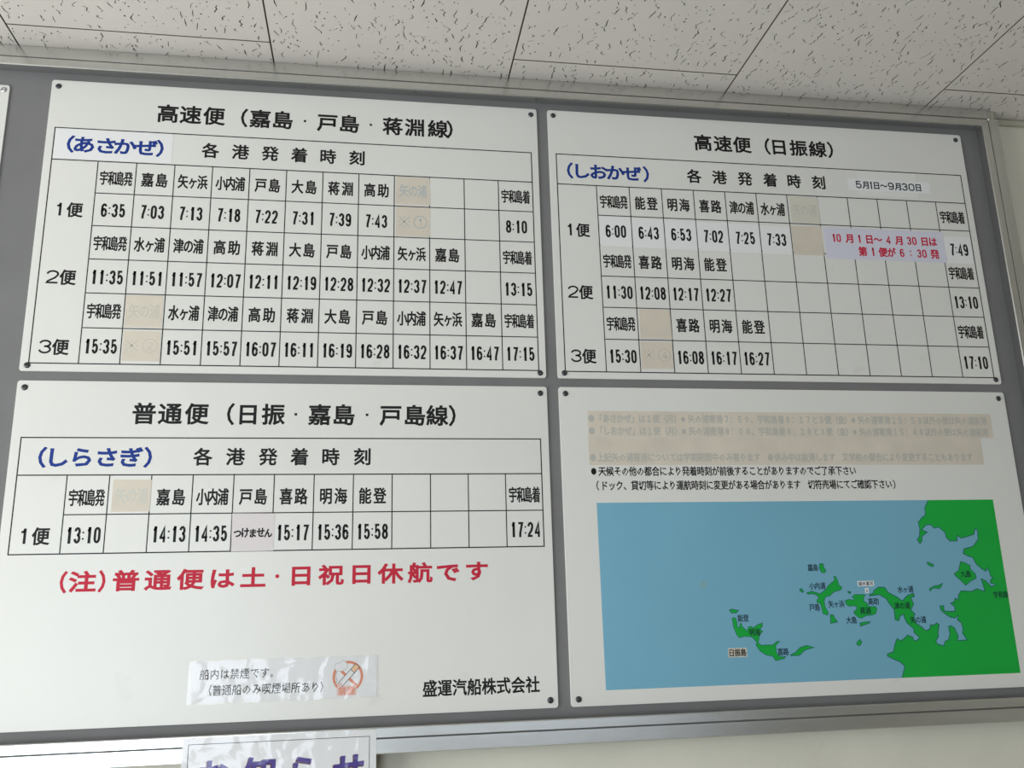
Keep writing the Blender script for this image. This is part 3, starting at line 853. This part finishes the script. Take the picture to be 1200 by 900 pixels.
# long tape strips on the map sign
def strip(u0, v0, u1, v1, label, texts, gm, d1=.30):
    S, o = patch('tape_strip', label, 'tape', SD, u0, v0, u1, v1, 'tan', 'long tan tape strips above the map', jit=.5, d1=d1)
    for t, u, v in texts:
        T = Text(S, .36, .31)
        T.line(t, u - u0, v - v0, 13.6, 17, .45, w=13.9)
        T.build('faint_lettering', M[gm], o)
strip(52, 44.8, 864.5, 93.2, 'upper long tan tape strip with two lines of faint print, above the map',
      [('●「あさかぜ」は１便（月）※矢の浦寄港７：５９、宇和島着８：１７と３便（金）※矢の浦寄港１５：５３以外の便は矢の浦抜港', 52.5, 58.5),
       ('●「しおかぜ」は１便（月）※矢の浦寄港８：０８、宇和島着８：２８と３便（金）※矢の浦寄港１５：４８以外の便は矢の浦抜港', 52.5, 81.5)], 'ghost')
strip(51.3, 93.1, 835.5, 144.6, 'lower long tan tape strip with one line of faint print, just above the black notice',
      [('●上記矢の浦寄港については学期期間中のみ寄ります　●休み中は抜港します　又学校の都合により変更することもあります', 52, 130.5)], 'ghost')

# date label
S, o = patch('residue_patch', 'clean pale rectangle left behind the white May date label', 'residue', SB, 650, 97.5, 782, 153, 'clean', d0=.03, d1=.07)
S, o = patch('date_label', 'white date label reading 5月1日～9月30日 on the upper right sign', 'label', SB, 627, 116, 813, 142.2, 'sticker')
T = Text(S, .44, .31)
x = 16.0
for c in '5月1日～9月30日':
    if c in '0123456789':
        wd = 9 if c == '1' else 15.5
        digit(T, c, x + wd / 2, 13.3, 8 if c == '1' else wd - 2.3, 16.8, 2.5)
    else:
        wd = 15.5 if c != '～' else 17
        T.ch(c, x + wd / 2, 13.3, 16.8, 18, .5)
    x += wd
T.build('date_lettering', M['navy'], o)

# lilac label with red print
S, o = patch('schedule_label', 'lilac white label with two lines of red print in the first row', 'label', SB, 560.5, 227.8, 824.3, 296.0, 'lilac', d1=.34)
def mixed(S, o, s, u0, u1, v, h, m, name, narrow='1'):
    ws = []
    for c in s:
        ws.append(.42 if c == ' ' else (.62 if c in '023456789' else (.5 if c == '1' else (.55 if c == ':' else 1.0))))
    k = (u1 - u0) / sum(ws); x = u0
    T = Text(S, .48, .35)
    for c, w in zip(s, ws):
        w *= k
        if c == ':':
            for dv in (-4.4, 4.4): slab(S, disc(x + w / 2, v + dv, 1.7, 10), .35, .48, T.bm)
        elif c in '0123456789': digit(T, c, x + w / 2, v, 9.5 if c == '1' else min(w - 2.0, 13.2), h, 2.9)
        elif c != ' ': T.ch(c, x + w / 2, v, k * 1.02, h * 1.17, .75)
        x += w
    T.build(name, M[m], o)
mixed(S, o, '10 月 1 日～ 4 月 30 日は', 15.5, 248.5, 22.8, 17.5, 'redprint', 'red_lettering')
mixed(S, o, '第 1 便が 6 : 30 発', 70.5, 248.5, 50.0, 18.0, 'redprint', 'red_lettering')

# handwritten paper over one time on the lower left sign
S, o = patch('handwritten_slip', 'pinkish paper slip handwritten つけません on the lower left sign', 'paper', SCn, 357.6, 225.2, 426.2, 287.4, 'pinkpaper', jit=.6)
T = Text(S, .44, .31)
for i, c in enumerate('つけません'):
    T.ch(c, 9.5 + 12.4 * i, 33 - (i % 2) * 1.2, 13.5, 15.5 + (i % 2) * 2, .62)
T.build('handwriting', M['black'], o)

# small labels on the map
S, o = patch('place_label', 'small tan label reading 日振島 on the map sea', 'label', SD, 283.9, 468.5, 318.3, 483.7, 'tan', d0=.12, d1=.24)
T = Text(S, .32, .25)
for i, c in enumerate('日振島'): T.ch(c, 6.0 + 11 * i, 7.6, 11.5, 13.2, .3)
T.build('place_name', M['black'], o)
S, o = patch('place_label', 'small white label reading 細木運河 above the islands on the map', 'label', SD, 542.2, 358.9, 574.3, 368.4, 'sticker', d0=.12, d1=.24)
T = Text(S, .32, .25)
for i, c in enumerate('細木運河'): T.ch(c, 5.2 + 7.2 * i, 4.8, 7, 8, .12)
T.build('place_name', M['navy'], o)
S, o = patch('arrow_label', 'tiny white label with a down arrow on the map', 'label', SD, 555.2, 371.6, 562.4, 380.4, 'sticker', d0=.12, d1=.24)
T = Text(S, .32, .25)
T.stroke([(3.6, 1.6), (3.6, 7)], .8); T.stroke([(1.8, 5), (3.6, 7.2), (5.4, 5)], .8)
T.build('arrow', M['navy'], o)

# laminated no smoking notice
S, o = patch('no_smoking_notice', 'narrow laminated notice about smoking with a crossed cigarette sign', 'notice', SCn,
             306.5, 461.0, 599.0, 523.0, 'paper', d0=.15, d1=.40)
def off(L): return [(a - 306.5, b - 461.0) for a, b in L]
T = Text(S, .50, .41)
T.line('船内は禁煙です。', 319.5 - 306.5, 480.4 - 461, 15.5, 17.2, .12, w=15.2, dv=.05)
T.build('notice_lettering', M['black'], o)
T = Text(S, .50, .41)
T.line('（普通船のみ喫煙場所あり）', 324.5 - 306.5, 504.8 - 461, 15.3, 17.5, .12, w=15.0, dv=.07)
T.build('notice_lettering', M['black'], o)
bm = bmesh.new()
cx, cy = 552 - 306.5, 491.5 - 461
ribbon(S, disc(cx, cy, 22.6, 36), 4.0, .41, .46, bm, 0, closed=True)
ribbon(S, [(cx - 17, cy - 15), (cx + 16, cy + 16)], 4.4, .41, .47, bm)
ring = bm_obj('prohibition_ring', bm, M['orange'], o); ring['label'] = 'faded orange ring with a slash'
bm = slab(S, off([(535, 505.5), (566, 505.5), (566, 520.5), (535, 520.5)]), .47, .50)
T = Text(S, .53, .51)
for i, c in enumerate('禁煙'): T.ch(c, 543.5 - 306.5 + 14.5 * i, 513.3 - 461, 13, 13.5, .2)
pk = bm_obj('caption_box', bm, M['palepink'], o); T.build('faint_lettering', M['orange'], pk)
a = Vector((539.5 - 306.5, 504.5 - 461)); b = Vector((567.5 - 306.5, 474.5 - 461)); d = (b - a).normalized(); n = Vector((-d.y, d.x)) * 4.2
def q4(p, q): return [tuple(p + n), tuple(q + n), tuple(q - n), tuple(p - n)]
bm = slab(S, q4(a, b), .48, .52)
cg = bm_obj('cigarette', bm, M['paper'], o)
bm_obj('filter', slab(S, q4(b - d * 11, b), .53, .54), M['ivory'], cg)
bm = bmesh.new()
for L in (q4(a, b),): ribbon(S, L, .9, .53, .56, bm, closed=True)
ribbon(S, [tuple(b - d * 12 + n), tuple(b - d * 12 - n)], .9, .53, .56, bm)
bm_obj('outline', bm, M['navy'], cg)
bm_obj('ember', slab(S, disc(a.x, a.y, 4.0, 12), .53, .57), M['palepink'], cg)
smk = off([(533, 482), (530, 476), (533, 470), (539, 470), (543, 465.5), (549, 469), (552, 475), (548, 481), (540, 483)])
bm = slab(S, smk, .48, .52); ribbon(S, smk, .8, .5, .54, bm, 1, closed=True)
bm_obj('smoke_puff', bm, [M['paper'], M['ghostblue']], o)
bm = bmesh.new(); ribbon(S, off([(534, 483), (532, 490), (535, 497), (533, 503)]), 1.6, .48, .53, bm)
bm_obj('smoke_wisp', bm, M['ghostblue'], o)
def film_sheet(S, parent, u0, v0, u1, v1, d, amp, nu, nv, seed):
    rnd = random.Random(seed)
    bm = bmesh.new(); G = []
    for j in range(nv + 1):
        row = []
        for i in range(nu + 1):
            edge = i in (0, nu) or j in (0, nv)
            row.append(bm.verts.new(S.P(u0 + (u1 - u0) * i / nu + (rnd.uniform(-.5, .5) if edge else 0), v0 + (v1 - v0) * j / nv + (rnd.uniform(-.6, .6) if edge else 0),
                                        d + rnd.uniform(0, amp) * (1.3 if edge else 1))))
        G.append(row)
    for j in range(nv):
        for i in range(nu): bm.faces.new((G[j][i], G[j][i + 1], G[j + 1][i + 1], G[j + 1][i]))
    o = bm_obj('laminate_film', bm, M['film'], parent, smooth=True); o['label'] = 'clear crinkled laminate film'
    return o
film_sheet(S, o, -4, -2.2, 296.5, 64.5, .62, .55, 24, 6, 3)

# paper notice hanging over the lower rail
SN = Sheet(303.7, 1140.6, D - .0009, 295.2, 210)
nb = bm_obj('paper_notice', slab(SN, rounded(0, 0, 295.2, 210, 1), 0, .25), M['paper'], None); SN.place(nb)
tag(nb, 'laminated white notice headed お知らせ hanging over the lower rail', 'notice')
bm = bmesh.new(); ribbon(SN, [(9, 9.6), (284.5, 9.6), (284.5, 200), (9, 200)], .9, .26, .32, bm, closed=True)
bm_obj('border_line', bm, M['navy'], nb)
for m, off_, dd, bb in (('plum', (-1.3, 1.6), (.28, .33), 1.9), ('purple', (0, 0), (.34, .45), 1.35)):
    T = Text(SN, dd[1], dd[0])
    for c, u in zip('お知らせ', (50, 117.7, 184, 253)):
        T.ch(c, u + off_[0], 56 + off_[1], 50, 50, bb)
    T.chars('title_character' if m == 'purple' else 'title_shadow', M[m], nb,
            'purple lettering' if m == 'purple' else 'dark printed shadow of the lettering')
film_sheet(SN, nb, -.5, -.5, 295.7, 210.5, .6, .5, 16, 12, 9)
